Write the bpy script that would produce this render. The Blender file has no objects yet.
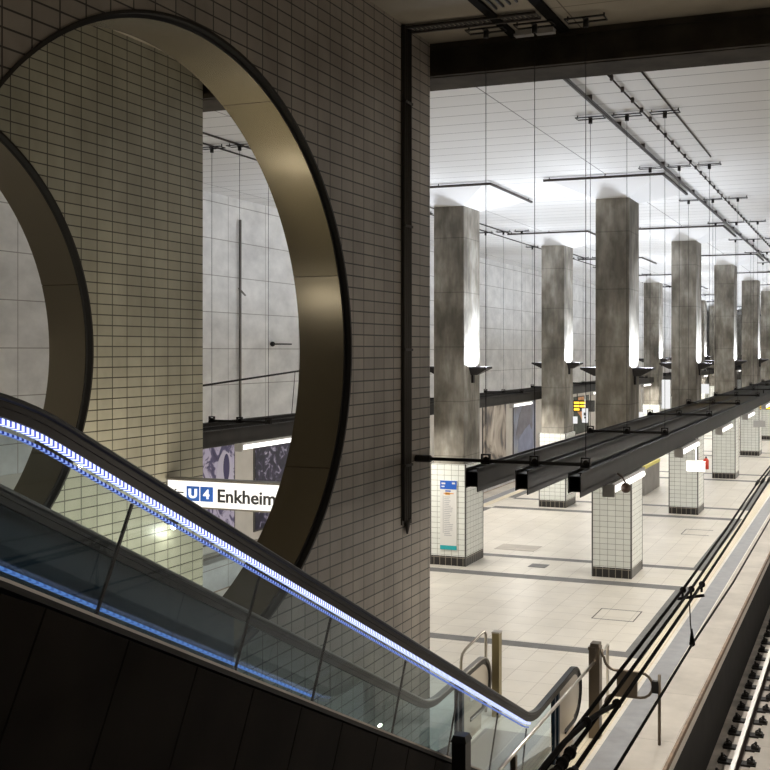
import bpy, bmesh, math, random
from mathutils import Vector
random.seed(4)
PI = math.pi
EYE = 5.3                      # eye height above the platform floor; shapes are written relative to eye level
SC = bpy.context.scene
COL = SC.collection

# ------------------------------------------------------------------ materials
MATS = {}
def new_mat(name):
    m = bpy.data.materials.new(name); m.use_nodes = True
    nt = m.node_tree; b = nt.nodes['Principled BSDF']
    return m, nt, b
def N(nt, t, **kw):
    n = nt.nodes.new(t)
    for k, v in kw.items(): setattr(n, k, v)
    return n
def plain(name, col, rough=.5, metal=0., noise=0., nscale=6., bump=0., spec=None, stretch=(1, 1, 1)):
    m, nt, b = new_mat(name)
    b.inputs['Roughness'].default_value = rough; b.inputs['Metallic'].default_value = metal
    b.inputs['Base Color'].default_value = (*col, 1)
    if spec is not None: b.inputs['Specular IOR Level'].default_value = spec
    if noise > 0 or bump > 0:
        tc = N(nt, 'ShaderNodeTexCoord'); mp = N(nt, 'ShaderNodeMapping'); mp.inputs['Scale'].default_value = stretch
        nz = N(nt, 'ShaderNodeTexNoise'); nz.inputs['Scale'].default_value = nscale; nz.inputs['Detail'].default_value = 5
        nt.links.new(tc.outputs['Object'], mp.inputs[0]); nt.links.new(mp.outputs[0], nz.inputs['Vector'])
        if noise > 0:
            r = N(nt, 'ShaderNodeValToRGB')
            r.color_ramp.elements[0].position = .3; r.color_ramp.elements[1].position = .7
            r.color_ramp.elements[0].color = (*[c*(1-noise) for c in col], 1)
            r.color_ramp.elements[1].color = (*[min(1, c*(1+noise)) for c in col], 1)
            nt.links.new(nz.outputs[0], r.inputs[0]); nt.links.new(r.outputs[0], b.inputs['Base Color'])
        if bump > 0:
            bp = N(nt, 'ShaderNodeBump'); bp.inputs['Strength'].default_value = bump; bp.inputs['Distance'].default_value = .01
            nt.links.new(nz.outputs[0], bp.inputs['Height']); nt.links.new(bp.outputs[0], b.inputs['Normal'])
    MATS[name] = m
    return m
def emit(name, col, s):
    m = bpy.data.materials.new(name); m.use_nodes = True; nt = m.node_tree
    nt.nodes.remove(nt.nodes['Principled BSDF'])
    e = N(nt, 'ShaderNodeEmission'); e.inputs[0].default_value = (*col, 1); e.inputs[1].default_value = s
    nt.links.new(e.outputs[0], nt.nodes['Material Output'].inputs[0]); MATS[name] = m
    return m
def side_uv(nt, off=(0, 0)):
    """u = local X or Y depending on which way the face looks, v = local Z"""
    tc = N(nt, 'ShaderNodeTexCoord'); ge = N(nt, 'ShaderNodeNewGeometry')
    s1 = N(nt, 'ShaderNodeSeparateXYZ'); s2 = N(nt, 'ShaderNodeSeparateXYZ')
    nt.links.new(tc.outputs['Object'], s1.inputs[0]); nt.links.new(ge.outputs['Normal'], s2.inputs[0])
    ab = N(nt, 'ShaderNodeMath', operation='ABSOLUTE'); nt.links.new(s2.outputs[0], ab.inputs[0])
    gt = N(nt, 'ShaderNodeMath', operation='GREATER_THAN'); nt.links.new(ab.outputs[0], gt.inputs[0]); gt.inputs[1].default_value = .5
    mx = N(nt, 'ShaderNodeMix'); mx.data_type = 'FLOAT'
    nt.links.new(gt.outputs[0], mx.inputs[0]); nt.links.new(s1.outputs[0], mx.inputs[2]); nt.links.new(s1.outputs[1], mx.inputs[3])
    au = N(nt, 'ShaderNodeMath', operation='ADD'); au.inputs[1].default_value = off[0]; nt.links.new(mx.outputs[0], au.inputs[0])
    av = N(nt, 'ShaderNodeMath', operation='ADD'); av.inputs[1].default_value = off[1]; nt.links.new(s1.outputs[2], av.inputs[0])
    cb = N(nt, 'ShaderNodeCombineXYZ'); nt.links.new(au.outputs[0], cb.inputs[0]); nt.links.new(av.outputs[0], cb.inputs[1])
    return cb, tc
def tiles(name, w, h, mort, c1, c2, grout, off=(0, 0), rough=.35, bump=.3, flat=False, stain=.0, brick_off=0., spec=.5, nsc=(.8, .8, .5)):
    m, nt, b = new_mat(name)
    if flat:
        tc = N(nt, 'ShaderNodeTexCoord'); mp = N(nt, 'ShaderNodeMapping'); mp.inputs['Location'].default_value = (off[0], off[1], 0)
        nt.links.new(tc.outputs['Object'], mp.inputs[0]); vec = mp.outputs[0]
    else:
        cb, tc = side_uv(nt, off); vec = cb.outputs[0]
    br = N(nt, 'ShaderNodeTexBrick'); br.offset = brick_off; br.squash = 1
    br.inputs['Scale'].default_value = 1; br.inputs['Brick Width'].default_value = w; br.inputs['Row Height'].default_value = h
    br.inputs['Mortar Size'].default_value = mort; br.inputs['Mortar Smooth'].default_value = .1; br.inputs['Bias'].default_value = 0
    br.inputs['Color1'].default_value = (*c1, 1); br.inputs['Color2'].default_value = (*c2, 1); br.inputs['Mortar'].default_value = (*grout, 1)
    nt.links.new(vec, br.inputs['Vector'])
    out = br.outputs['Color']
    if stain > 0:
        mp2 = N(nt, 'ShaderNodeMapping'); mp2.inputs['Scale'].default_value = nsc
        nz = N(nt, 'ShaderNodeTexNoise'); nz.inputs['Scale'].default_value = 1.6; nz.inputs['Detail'].default_value = 6; nz.inputs['Roughness'].default_value = .6
        nt.links.new(tc.outputs['Object'], mp2.inputs[0]); nt.links.new(mp2.outputs[0], nz.inputs['Vector'])
        mr = N(nt, 'ShaderNodeMapRange'); mr.inputs[1].default_value = .3; mr.inputs[2].default_value = .7
        mr.inputs[3].default_value = 1-stain; mr.inputs[4].default_value = 1+stain*.4
        nt.links.new(nz.outputs[0], mr.inputs[0])
        mm = N(nt, 'ShaderNodeVectorMath', operation='SCALE'); nt.links.new(out, mm.inputs[0]); nt.links.new(mr.outputs[0], mm.inputs['Scale'])
        out = mm.outputs[0]
    nt.links.new(out, b.inputs['Base Color'])
    b.inputs['Roughness'].default_value = rough; b.inputs['Specular IOR Level'].default_value = spec
    if bump > 0:
        iv = N(nt, 'ShaderNodeMath', operation='SUBTRACT'); iv.inputs[0].default_value = 1; nt.links.new(br.outputs['Fac'], iv.inputs[1])
        bp = N(nt, 'ShaderNodeBump'); bp.inputs['Strength'].default_value = bump; bp.inputs['Distance'].default_value = .004
        nt.links.new(iv.outputs[0], bp.inputs['Height']); nt.links.new(bp.outputs[0], b.inputs['Normal'])
    MATS[name] = m
    return m

def concrete_column(name):
    m, nt, b = new_mat(name)
    tc = N(nt, 'ShaderNodeTexCoord'); oi = N(nt, 'ShaderNodeObjectInfo')
    ad = N(nt, 'ShaderNodeVectorMath', operation='ADD')
    sc = N(nt, 'ShaderNodeVectorMath', operation='SCALE'); sc.inputs['Scale'].default_value = .37
    nt.links.new(oi.outputs['Location'], sc.inputs[0])
    nt.links.new(tc.outputs['Object'], ad.inputs[0]); nt.links.new(sc.outputs[0], ad.inputs[1])
    def nz(scale, detail, st):
        mp = N(nt, 'ShaderNodeMapping'); mp.inputs['Scale'].default_value = st
        n = N(nt, 'ShaderNodeTexNoise'); n.inputs['Scale'].default_value = scale; n.inputs['Detail'].default_value = detail
        n.inputs['Roughness'].default_value = .55
        nt.links.new(ad.outputs[0], mp.inputs[0]); nt.links.new(mp.outputs[0], n.inputs['Vector']); return n
    n1 = nz(1.6, 4, (1, 1, .55)); n2 = nz(9, 6, (1, 1, .18))
    r1 = N(nt, 'ShaderNodeValToRGB'); e = r1.color_ramp.elements
    e[0].position = .34; e[0].color = (.15, .136, .112, 1); e[1].position = .66; e[1].color = (.46, .435, .385, 1)
    x = r1.color_ramp.elements.new(.5); x.color = (.275, .252, .212, 1)
    nt.links.new(n1.outputs[0], r1.inputs[0])
    mr = N(nt, 'ShaderNodeMapRange'); mr.inputs[1].default_value = .25; mr.inputs[2].default_value = .75; mr.inputs[3].default_value = .72; mr.inputs[4].default_value = 1.25
    nt.links.new(n2.outputs[0], mr.inputs[0])
    # formwork joints every 1.35 m
    sp = N(nt, 'ShaderNodeSeparateXYZ'); nt.links.new(tc.outputs['Object'], sp.inputs[0])
    pp = N(nt, 'ShaderNodeMath', operation='PINGPONG'); pp.inputs[1].default_value = .675; nt.links.new(sp.outputs[2], pp.inputs[0])
    lt = N(nt, 'ShaderNodeMath', operation='LESS_THAN'); lt.inputs[1].default_value = .012; nt.links.new(pp.outputs[0], lt.inputs[0])
    j = N(nt, 'ShaderNodeMapRange'); j.inputs[3].default_value = 1; j.inputs[4].default_value = .7; nt.links.new(lt.outputs[0], j.inputs[0])
    mu = N(nt, 'ShaderNodeMath', operation='MULTIPLY'); nt.links.new(mr.outputs[0], mu.inputs[0]); nt.links.new(j.outputs[0], mu.inputs[1])
    v = N(nt, 'ShaderNodeVectorMath', operation='SCALE'); nt.links.new(r1.outputs[0], v.inputs[0]); nt.links.new(mu.outputs[0], v.inputs['Scale'])
    nt.links.new(v.outputs[0], b.inputs['Base Color']); b.inputs['Roughness'].default_value = .8
    bp = N(nt, 'ShaderNodeBump'); bp.inputs['Strength'].default_value = .25; bp.inputs['Distance'].default_value = .01
    nt.links.new(n2.outputs[0], bp.inputs['Height']); nt.links.new(bp.outputs[0], b.inputs['Normal'])
    MATS[name] = m

def glass(name, tint, refl=1.0):
    m = bpy.data.materials.new(name); m.use_nodes = True; nt = m.node_tree
    nt.nodes.remove(nt.nodes['Principled BSDF'])
    t = N(nt, 'ShaderNodeBsdfTransparent'); t.inputs[0].default_value = (*tint, 1)
    g = N(nt, 'ShaderNodeBsdfGlossy'); g.inputs['Roughness'].default_value = .03; g.inputs[0].default_value = (.9, .95, 1, 1)
    f = N(nt, 'ShaderNodeFresnel'); f.inputs[0].default_value = 1.45
    ge = N(nt, 'ShaderNodeNewGeometry'); iv = N(nt, 'ShaderNodeMath', operation='MULTIPLY_ADD'); iv.inputs[1].default_value = -refl; iv.inputs[2].default_value = refl
    nt.links.new(ge.outputs['Backfacing'], iv.inputs[0])
    mu = N(nt, 'ShaderNodeMath', operation='MULTIPLY'); nt.links.new(iv.outputs[0], mu.inputs[1])
    nt.links.new(f.outputs[0], mu.inputs[0])
    x = N(nt, 'ShaderNodeMixShader'); nt.links.new(mu.outputs[0], x.inputs[0]); nt.links.new(t.outputs[0], x.inputs[1]); nt.links.new(g.outputs[0], x.inputs[2])
    nt.links.new(x.outputs[0], nt.nodes['Material Output'].inputs[0]); MATS[name] = m

def led_mat(name, ca, cb_, sa, sb, pitch, duty):
    """a row of diodes or its glowing reflection: bright dots along local Y on a dimmer diffuser"""
    m = bpy.data.materials.new(name); m.use_nodes = True; nt = m.node_tree
    nt.nodes.remove(nt.nodes['Principled BSDF'])
    tc = N(nt, 'ShaderNodeTexCoord'); sp = N(nt, 'ShaderNodeSeparateXYZ'); nt.links.new(tc.outputs['Object'], sp.inputs[0])
    dv = N(nt, 'ShaderNodeMath', operation='DIVIDE'); dv.inputs[1].default_value = pitch; nt.links.new(sp.outputs[1], dv.inputs[0])
    fr = N(nt, 'ShaderNodeMath', operation='FRACT'); nt.links.new(dv.outputs[0], fr.inputs[0])
    lt = N(nt, 'ShaderNodeMath', operation='LESS_THAN'); lt.inputs[1].default_value = duty; nt.links.new(fr.outputs[0], lt.inputs[0])
    e1 = N(nt, 'ShaderNodeEmission'); e1.inputs[0].default_value = (*ca, 1); e1.inputs[1].default_value = sa
    e2 = N(nt, 'ShaderNodeEmission'); e2.inputs[0].default_value = (*cb_, 1); e2.inputs[1].default_value = sb
    x = N(nt, 'ShaderNodeMixShader'); nt.links.new(lt.outputs[0], x.inputs[0]); nt.links.new(e2.outputs[0], x.inputs[1]); nt.links.new(e1.outputs[0], x.inputs[2])
    nt.links.new(x.outputs[0], nt.nodes['Material Output'].inputs[0]); MATS[name] = m

def poster(name, cols, scale, seed, dist=1.5, rot=0., kind='noise', thin=(1, 1, 1)):
    m, nt, b = new_mat(name)
    tc = N(nt, 'ShaderNodeTexCoord'); mp = N(nt, 'ShaderNodeMapping'); mp.inputs['Location'].default_value = (seed, seed*2.3, seed*.7)
    mp.inputs['Rotation'].default_value = (rot, 0, 0); mp.inputs['Scale'].default_value = thin
    nt.links.new(tc.outputs['Object'], mp.inputs[0])
    if kind == 'noise':
        t = N(nt, 'ShaderNodeTexNoise'); t.inputs['Scale'].default_value = scale; t.inputs['Detail'].default_value = 5; t.inputs['Distortion'].default_value = dist
    else:
        t = N(nt, 'ShaderNodeTexVoronoi'); t.inputs['Scale'].default_value = scale
    nt.links.new(mp.outputs[0], t.inputs['Vector'])
    r = N(nt, 'ShaderNodeValToRGB'); r.color_ramp.elements[0].position = cols[0][0]; r.color_ramp.elements[0].color = (*cols[0][1], 1)
    r.color_ramp.elements[1].position = cols[-1][0]; r.color_ramp.elements[1].color = (*cols[-1][1], 1)
    for p, c in cols[1:-1]:
        e = r.color_ramp.elements.new(p); e.color = (*c, 1)
    nt.links.new(t.outputs[0], r.inputs[0]); nt.links.new(r.outputs[0], b.inputs['Base Color']); b.inputs['Roughness'].default_value = .45
    MATS[name] = m

# walls and floor
tiles('tile_wall_main', .2565, .1285, .0075, (.33, .288, .24), (.28, .246, .207), (.034, .028, .022), off=(.13, .046), rough=.42, stain=.35)
tiles('tile_wall_back', .268, .128, .0075, (.33, .31, .24), (.29, .272, .21), (.045, .038, .025), off=(.05, .02), rough=.42, stain=.28)
tiles('tile_column', .189, .131, .004, (.86, .88, .83), (.80, .82, .77), (.22, .21, .18), off=(.095, .0), rough=.3, bump=.2)
tiles('tile_column_base', .155, .4, .008, (.018, .016, .015), (.028, .024, .02), (.30, .27, .22), off=(.065, .2), rough=.3, bump=.2)
tiles('floor_tile', .55, .55, .005, (.76, .71, .63), (.71, .66, .58), (.44, .39, .33), off=(.02, .15), rough=.36, flat=True, bump=.05, brick_off=0., stain=.10)
tiles('far_wall', 1.74, .918, .010, (.80, .79, .77), (.77, .76, .74), (.36, .34, .32), off=(.0, .15), rough=.75, stain=.22, bump=.1, nsc=(.8, .8, 1.2))
tiles('ceiling_panel', 4.6, .6345, .011, (.66, .65, .635), (.63, .62, .605), (.13, .12, .115), off=(.92, -.30), rough=.55, flat=True, bump=.1, spec=.25)
tiles('near_ceiling', 2.4, 1.3, .009, (.36, .32, .25), (.34, .30, .235), (.12, .10, .075), off=(.9, .25), rough=.8, flat=True, bump=.1, stain=.15)
plain('strip_dark', (.16, .155, .15), .6, noise=.15, nscale=5)
plain('strip_grey', (.27, .27, .28), .55, noise=.1, nscale=5)
tiles('strip_yellow', .05, .30, .006, (.76, .68, .52), (.72, .64, .48), (.56, .49, .37), rough=.6, flat=True, bump=.2)
tiles('edge_concrete', 3.0, 2.0, .005, (.54, .49, .43), (.50, .455, .40), (.30, .27, .23), rough=.7, flat=True, bump=.05, stain=.2)
plain('edge_brown', (.20, .125, .07), .6, noise=.3, nscale=8)
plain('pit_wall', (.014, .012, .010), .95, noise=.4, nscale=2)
plain('slab', (.50, .45, .40), .85, noise=.3, nscale=2.5)
plain('rail_steel', (.45, .43, .41), .38, .9)
plain('rail_side', (.07, .05, .04), .7, .4)
plain('clip', (.018, .015, .013), .7)
plain('beam_dark', (.060, .052, .042), .9, 0, noise=.25, nscale=3, spec=.1)
plain('trough', (.022, .019, .017), .38, .25, noise=.45, nscale=3, stretch=(1, 1, .4))
plain('black_steel', (.016, .014, .013), .6, 0, spec=.3)
plain('tray_black', (.008, .007, .006), .9, 0, spec=.05)
plain('cable_black', (.010, .009, .009), .7, 0, spec=.15)
plain('wire', (.04, .038, .038), .8, 0, spec=.1)
plain('conduit', (.075, .066, .062), .7, 0, spec=.2)
plain('ring_metal', (.27, .235, .18), .24, .75)
plain('ring_gap', (.012, .011, .010), .8)
plain('rubber', (.008, .0075, .007), .34, spec=.35)
plain('guide', (.018, .014, .011), .38, .3, spec=.35)
plain('pipe_dark', (.05, .043, .035), .6, .1)
plain('grey_rail', (.20, .185, .165), .38, .5)
plain('deck', (.012, .010, .009), .6, .1)
plain('trim_steel', (.48, .44, .40), .35, .8)
plain('cladding', (.014, .011, .0085), .75, 0, noise=.35, nscale=1.6, spec=.12)
plain('cladding_gap', (.004, .004, .004), .9)
plain('steel', (.62, .58, .52), .28, 1.0)
plain('steel_dark', (.16, .13, .10), .35, .85)
plain('bronze', (.30, .25, .14), .4, .85)
plain('newel_plate', (.52, .47, .40), .3, .8)
plain('step', (.12, .12, .125), .45, .6)
plain('white_paint', (.78, .77, .74), .5)
plain('sign_white', (.52, .52, .51), .6)
plain('yellow_paint', (.80, .70, .18), .5)
plain('kiosk_grey', (.27, .255, .235), .6, noise=.15, nscale=2)
plain('red', (.62, .05, .025), .4)
plain('blue', (.02, .12, .55), .5)
plain('teal', (.02, .42, .46), .5)
plain('orange', (.85, .38, .06), .5)
plain('ink', (.03, .03, .035), .6)
plain('grey_ink', (.45, .45, .47), .6)
plain('cream', (.62, .58, .52), .7, noise=.08, nscale=2)
plain('neck', (.68, .67, .66), .9, spec=.1)
plain('speaker_brown', (.10, .06, .045), .5)
plain('housing', (.62, .61, .60), .4, .1)
plain('dark_panel', (.007, .022, .042), .4, .1, spec=.3)
plain('bowl', (.030, .027, .028), .45, .4)
plain('joint_dark', (.09, .085, .08), .8)
concrete_column('column_concrete')
glass('glass', (.86, .93, .95), 1.1)
emit('tube', (1, .965, .92), 2.6)
emit('sign_lit', (1, .95, .88), 1.35)
emit('sign_small', (1, 1, 1), .9)
emit('bulb', (.93, .95, 1), 12)
emit('led_text', (1, .62, .05), 2.2)
emit('pilot', (1, 1, .75), 5)
led_mat('led', (.66, .72, 1), (.16, .22, 1), 1.9, .7, .030, .55)
led_mat('led_reflection', (.32, .45, 1), (.08, .15, .9), .9, .25, .030, .5)
led_mat('led_low_reflection', (.20, .40, .98), (.14, .30, .85), .60, .42, .05, .6)
poster('poster_bw', [(.30, (.04, .035, .10)), (.44, (.12, .10, .22)), (.50, (.55, .50, .68)), (.7, (.62, .58, .74))], 2.6, 3.1, 1.2)
poster('poster_night', [(.40, (.012, .010, .03)), (.56, (.04, .035, .08)), (.64, (.35, .32, .46)), (.7, (.6, .58, .7))], 4.0, 7.7, 1.0)
poster('poster_sand', [(.30, (.03, .03, .04)), (.42, (.18, .15, .13)), (.50, (.42, .35, .28)), (.68, (.66, .60, .52))], .8, 2.3, 2.2, thin=(1, 1, .55))
poster('poster_blue', [(.34, (.17, .165, .19)), (.48, (.21, .22, .28)), (.54, (.26, .28, .38)), (.7, (.38, .39, .42))], 1.0, 5.3, .8)
poster('poster_dark', [(.35, (.01, .015, .01)), (.58, (.03, .05, .03)), (.7, (.15, .17, .12))], 1.6, 1.4)

# ------------------------------------------------------------------ mesh helpers (all shapes in eye-level coordinates)
class MB:
    def __init__(self): self.bm = bmesh.new()
    def poly(self, pts):
        return self.bm.faces.new([self.bm.verts.new(p) for p in pts])
    def hexa(self, lo, hi):
        """lo, hi: four points each, same order"""
        a = [self.bm.verts.new(p) for p in lo]; b = [self.bm.verts.new(p) for p in hi]
        self.bm.faces.new(a[::-1]); self.bm.faces.new(b)
        for i in range(4):
            j = (i+1) % 4; self.bm.faces.new((a[i], a[j], b[j], b[i]))
        return self
    def box(self, x0, x1, y0, y1, z0, z1):
        return self.hexa([(x0, y0, z0), (x1, y0, z0), (x1, y1, z0), (x0, y1, z0)], [(x0, y0, z1), (x1, y0, z1), (x1, y1, z1), (x0, y1, z1)])
    def prism_x(self, yz, x0, x1):
        n = len(yz)
        a = [self.bm.verts.new((x0, y, z)) for y, z in yz]; b = [self.bm.verts.new((x1, y, z)) for y, z in yz]
        self.bm.faces.new(a[::-1]); self.bm.faces.new(b)
        for i in range(n):
            j = (i+1) % n; self.bm.faces.new((a[i], a[j], b[j], b[i]))
        return self
    def tube(self, pts, r, n=8, caps=True):
        pts = [Vector(p) for p in pts]; rings = []
        up = None
        for i, p in enumerate(pts):
            t = (pts[min(i+1, len(pts)-1)]-pts[max(i-1, 0)]).normalized()
            if up is None:
                up = t.cross(Vector((0, 0, 1)))
                if up.length < .05: up = t.cross(Vector((1, 0, 0)))
                up.normalize()
            else:
                up = (up-t*up.dot(t)).normalized()
            v = t.cross(up)
            rr = r[i] if isinstance(r, (list, tuple)) else r
            rings.append([self.bm.verts.new(p+(up*math.cos(2*PI*k/n)+v*math.sin(2*PI*k/n))*rr) for k in range(n)])
        for a, b in zip(rings, rings[1:]):
            for k in range(n):
                j = (k+1) % n; f = self.bm.faces.new((a[k], a[j], b[j], b[k])); f.smooth = True
        if caps: self.bm.faces.new(rings[0][::-1]); self.bm.faces.new(rings[-1])
        return self
    def sweep(self, path, prof):
        """path: (y,z,ny,nz) points; prof: (x, d) closed outline, d measured down the normal"""
        rings = []
        for (y, z, ny, nz) in path:
            rings.append([self.bm.verts.new((x, y-ny*d, z-nz*d)) for x, d in prof])
        n = len(prof)
        for a, b in zip(rings, rings[1:]):
            for k in range(n):
                j = (k+1) % n; self.bm.faces.new((a[k], a[j], b[j], b[k]))
        self.bm.faces.new(rings[0][::-1]); self.bm.faces.new(rings[-1])
        return self
    def ball(self, c, r, sx=1, sy=1, sz=1, u=12, v=8):
        ms = bmesh.ops.create_uvsphere(self.bm, u_segments=u, v_segments=v, radius=r)
        for w in ms['verts']:
            w.co = Vector((w.co.x*sx+c[0], w.co.y*sy+c[1], w.co.z*sz+c[2]))
        for f in {f for w in ms['verts'] for f in w.link_faces}: f.smooth = True
        return self

def world_origin(o):
    v = Vector((0, 0, 0))
    while o is not None: v += o.location; o = o.parent
    return v
def make(name, mb, mat, parent=None, loc=None):
    """link the builder as ONE mesh object; loc is the object's own origin (eye-level coords)"""
    bm = mb.bm
    bmesh.ops.recalc_face_normals(bm, faces=bm.faces)
    po = world_origin(parent) if parent else Vector((0, 0, 0))
    wl = Vector(loc)+Vector((0, 0, EYE)) if loc is not None else po.copy()
    bmesh.ops.translate(bm, verts=bm.verts, vec=Vector((0, 0, EYE))-wl)
    me = bpy.data.meshes.new(name); bm.to_mesh(me); bm.free()
    me.materials.append(MATS[mat])
    o = bpy.data.objects.new(name, me); COL.objects.link(o)
    if parent: o.parent = parent
    o.location = wl-po
    return o
def empty(name, loc):
    o = bpy.data.objects.new(name, None); COL.objects.link(o); o.empty_display_size = .2
    o.location = Vector(loc)+Vector((0, 0, EYE)); return o
def tag(o, label, cat, group=None):
    o['label'] = label; o['category'] = cat
    if group: o['group'] = group
    return o
def struct(name, mb, mat):
    o = make(name, mb, mat); o['kind'] = 'structure'; return o
def copy_tree(o, parent=None):
    c = o.copy(); COL.objects.link(c); c.parent = parent
    for ch in [x for x in o.children]: copy_tree(ch, c)
    return c
def place(o, x, y, z=None):
    o.location.x = x; o.location.y = y
    if z is not None: o.location.z = z+EYE
ORD = ['first', 'second', 'third', 'fourth', 'fifth', 'sixth', 'seventh', 'eighth', 'ninth', 'tenth', 'eleventh', 'twelfth', 'thirteenth',
       'fourteenth', 'fifteenth', 'sixteenth', 'seventeenth', 'eighteenth', 'nineteenth', 'twentieth', 'twenty-first', 'twenty-second']

def text_mesh(name, body, w, h, x0, y, z0, mat, parent, bold=0.0, rotz=0., depth=.004):
    """real letters: text fitted into a w x h box with lower-left (x0, z0), facing -Y"""
    cu = bpy.data.curves.new('letters', 'FONT'); cu.body = body; cu.extrude = depth; cu.offset = bold; cu.resolution_u = 3
    to = bpy.data.objects.new('letters', cu); COL.objects.link(to)
    dg = bpy.context.evaluated_depsgraph_get()
    me = bpy.data.meshes.new_from_object(to.evaluated_get(dg)); COL.objects.unlink(to); bpy.data.objects.remove(to)
    xs = [v.co.x for v in me.vertices]; ys = [v.co.y for v in me.vertices]
    ax, bx, ay, by = min(xs), max(xs), min(ys), max(ys)
    for v in me.vertices:
        X = (v.co.x-ax)/(bx-ax)*w; Z = (v.co.y-ay)/(by-ay)*h; D = v.co.z
        v.co = Vector((X, -D, Z))
    me.materials.clear(); me.materials.append(MATS[mat])
    o = bpy.data.objects.new(name, me); COL.objects.link(o); o.parent = parent
    o.location = Vector((x0, y, z0+EYE))-world_origin(parent)
    return o

# ------------------------------------------------------------------ the setting
FZ = -5.3; CZ = 3.95; Y0 = -9.0; Y1 = 124.0
EDGE = -2.43; LEDGE = -13.5; WX = -15.4; PZ = -6.7
struct('floor', MB().box(LEDGE, EDGE, Y0, Y1, FZ-.25, FZ), 'floor_tile')
# platform body below the slab, track beds
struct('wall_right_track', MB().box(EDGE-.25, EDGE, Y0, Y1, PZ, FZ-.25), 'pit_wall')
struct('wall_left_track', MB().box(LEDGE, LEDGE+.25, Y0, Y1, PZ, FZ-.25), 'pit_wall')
struct('floor.001', MB().box(EDGE, 3.2, Y0, Y1, PZ-.3, PZ), 'slab')
struct('floor.002', MB().box(WX, LEDGE, Y0, Y1, PZ-.3, PZ), 'slab')
struct('ceiling', MB().box(WX-.2, 3.4, 12.9, Y1, CZ, CZ+.3), 'ceiling_panel')
struct('ceiling.001', MB().box(WX-.2, 3.4, Y0, 12.9, CZ, CZ+.3), 'near_ceiling')
struct('wall_left', MB().box(WX-.3, WX, Y0, Y1, PZ, CZ), 'far_wall')
struct('wall_right', MB().box(3.0, 3.3, Y0, Y1, PZ, CZ), 'far_wall')
struct('wall_far', MB().box(WX, 3.0, Y1-.3, Y1, PZ, CZ), 'far_wall')
struct('wall_behind', MB().box(WX, 3.0, Y0-.3, Y0, PZ, CZ), 'near_ceiling')
struct('trim_1', MB().box(WX, 3.0, 12.32, 12.92, 3.52, CZ), 'beam_dark')        # downstand beam between the halls
struct('trim_2', MB().box(WX, 3.0, 12.25, 12.32, 3.53, 3.60).box(WX, 3.0, 12.26, 12.32, 3.88, 3.95), 'beam_dark')
struct('trim_3', MB().box(WX, WX+.06, 12.9, Y1, -5.0, -2.35), 'cream')                    # pale facing of the poster wall
# platform markings, thin inlays
def inlay(n, mat, rects, h=.004):
    b = MB()
    for x0, x1, y0, y1 in rects: b.box(x0, x1, y0, y1, FZ, FZ+h)
    struct('trim_%d' % n, b, mat)
lat = [(-12.27, -3.73, 17.62, 17.93)]
lon = []
for k in range(10):
    y = 23.7+10*k
    lat += [(-12.0, -3.73, y-.75, y-.36), (-12.0, -3.73, y+1.48, y+1.76)]
    a = 17.93 if k == 0 else y-10+1.76
    lon += [(-4.02, -3.73, a, y-.75), (-12.27, -11.98, a, y-.75)]
inlay(4, 'strip_dark', lat+lon)
inlay(5, 'strip_yellow', [(-3.71, -3.43, Y0, Y1), (-12.53, -12.28, Y0, Y1)])
inlay(6, 'strip_grey', [(-3.37, -3.03, Y0, Y1), (-12.92, -12.58, Y0, Y1)])
inlay(7, 'edge_concrete', [(-3.0, EDGE-.03, Y0, Y1), (LEDGE, -12.95, Y0, Y1)], .006)
struct('trim_8', MB().box(EDGE-.02, EDGE+.022, Y0, Y1, FZ-.07, FZ+.008).box(LEDGE-.04, LEDGE+.03, Y0, Y1, FZ-.16, FZ+.008), 'edge_brown')
inlay(9, 'joint_dark', [(-5.16, -4.32, 19.97, 19.99), (-5.16, -4.32, 20.80, 20.82), (-5.17, -5.15, 19.97, 20.82), (-4.34, -4.32, 19.97, 20.82),
                        (-7.3, -6.4, 29.5, 29.53), (-7.3, -6.4, 30.5, 30.53), (-7.3, -7.28, 29.5, 30.53), (-5.1, -4.3, 30.0, 30.03), (-5.1, -4.3, 30.9, 30.93), (-5.1, -5.08, 30.0, 30.93)])
tag(make('floor_hatch', MB().box(-9.43, -8.32, 26.1, 26.85, FZ+.001, FZ+.008), 'edge_concrete', loc=(-8.9, 26.4, FZ)),
    'flat beige rectangular cover plate let into platform floor beside the nearest pair of columns', 'floor cover')
tag(make('floor_drain', MB().box(-7.87, -7.43, 24.2, 24.6, FZ+.001, FZ+.008), 'strip_dark', loc=(-7.65, 24.4, FZ)),
    'small dark square drain grate in the floor between the two nearest columns', 'drain')
# mezzanine slab behind the viewer
struct('floor.003', MB().box(-3.6, 3.0, Y0, 1.6, -1.75, -1.5), 'slab')

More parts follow.
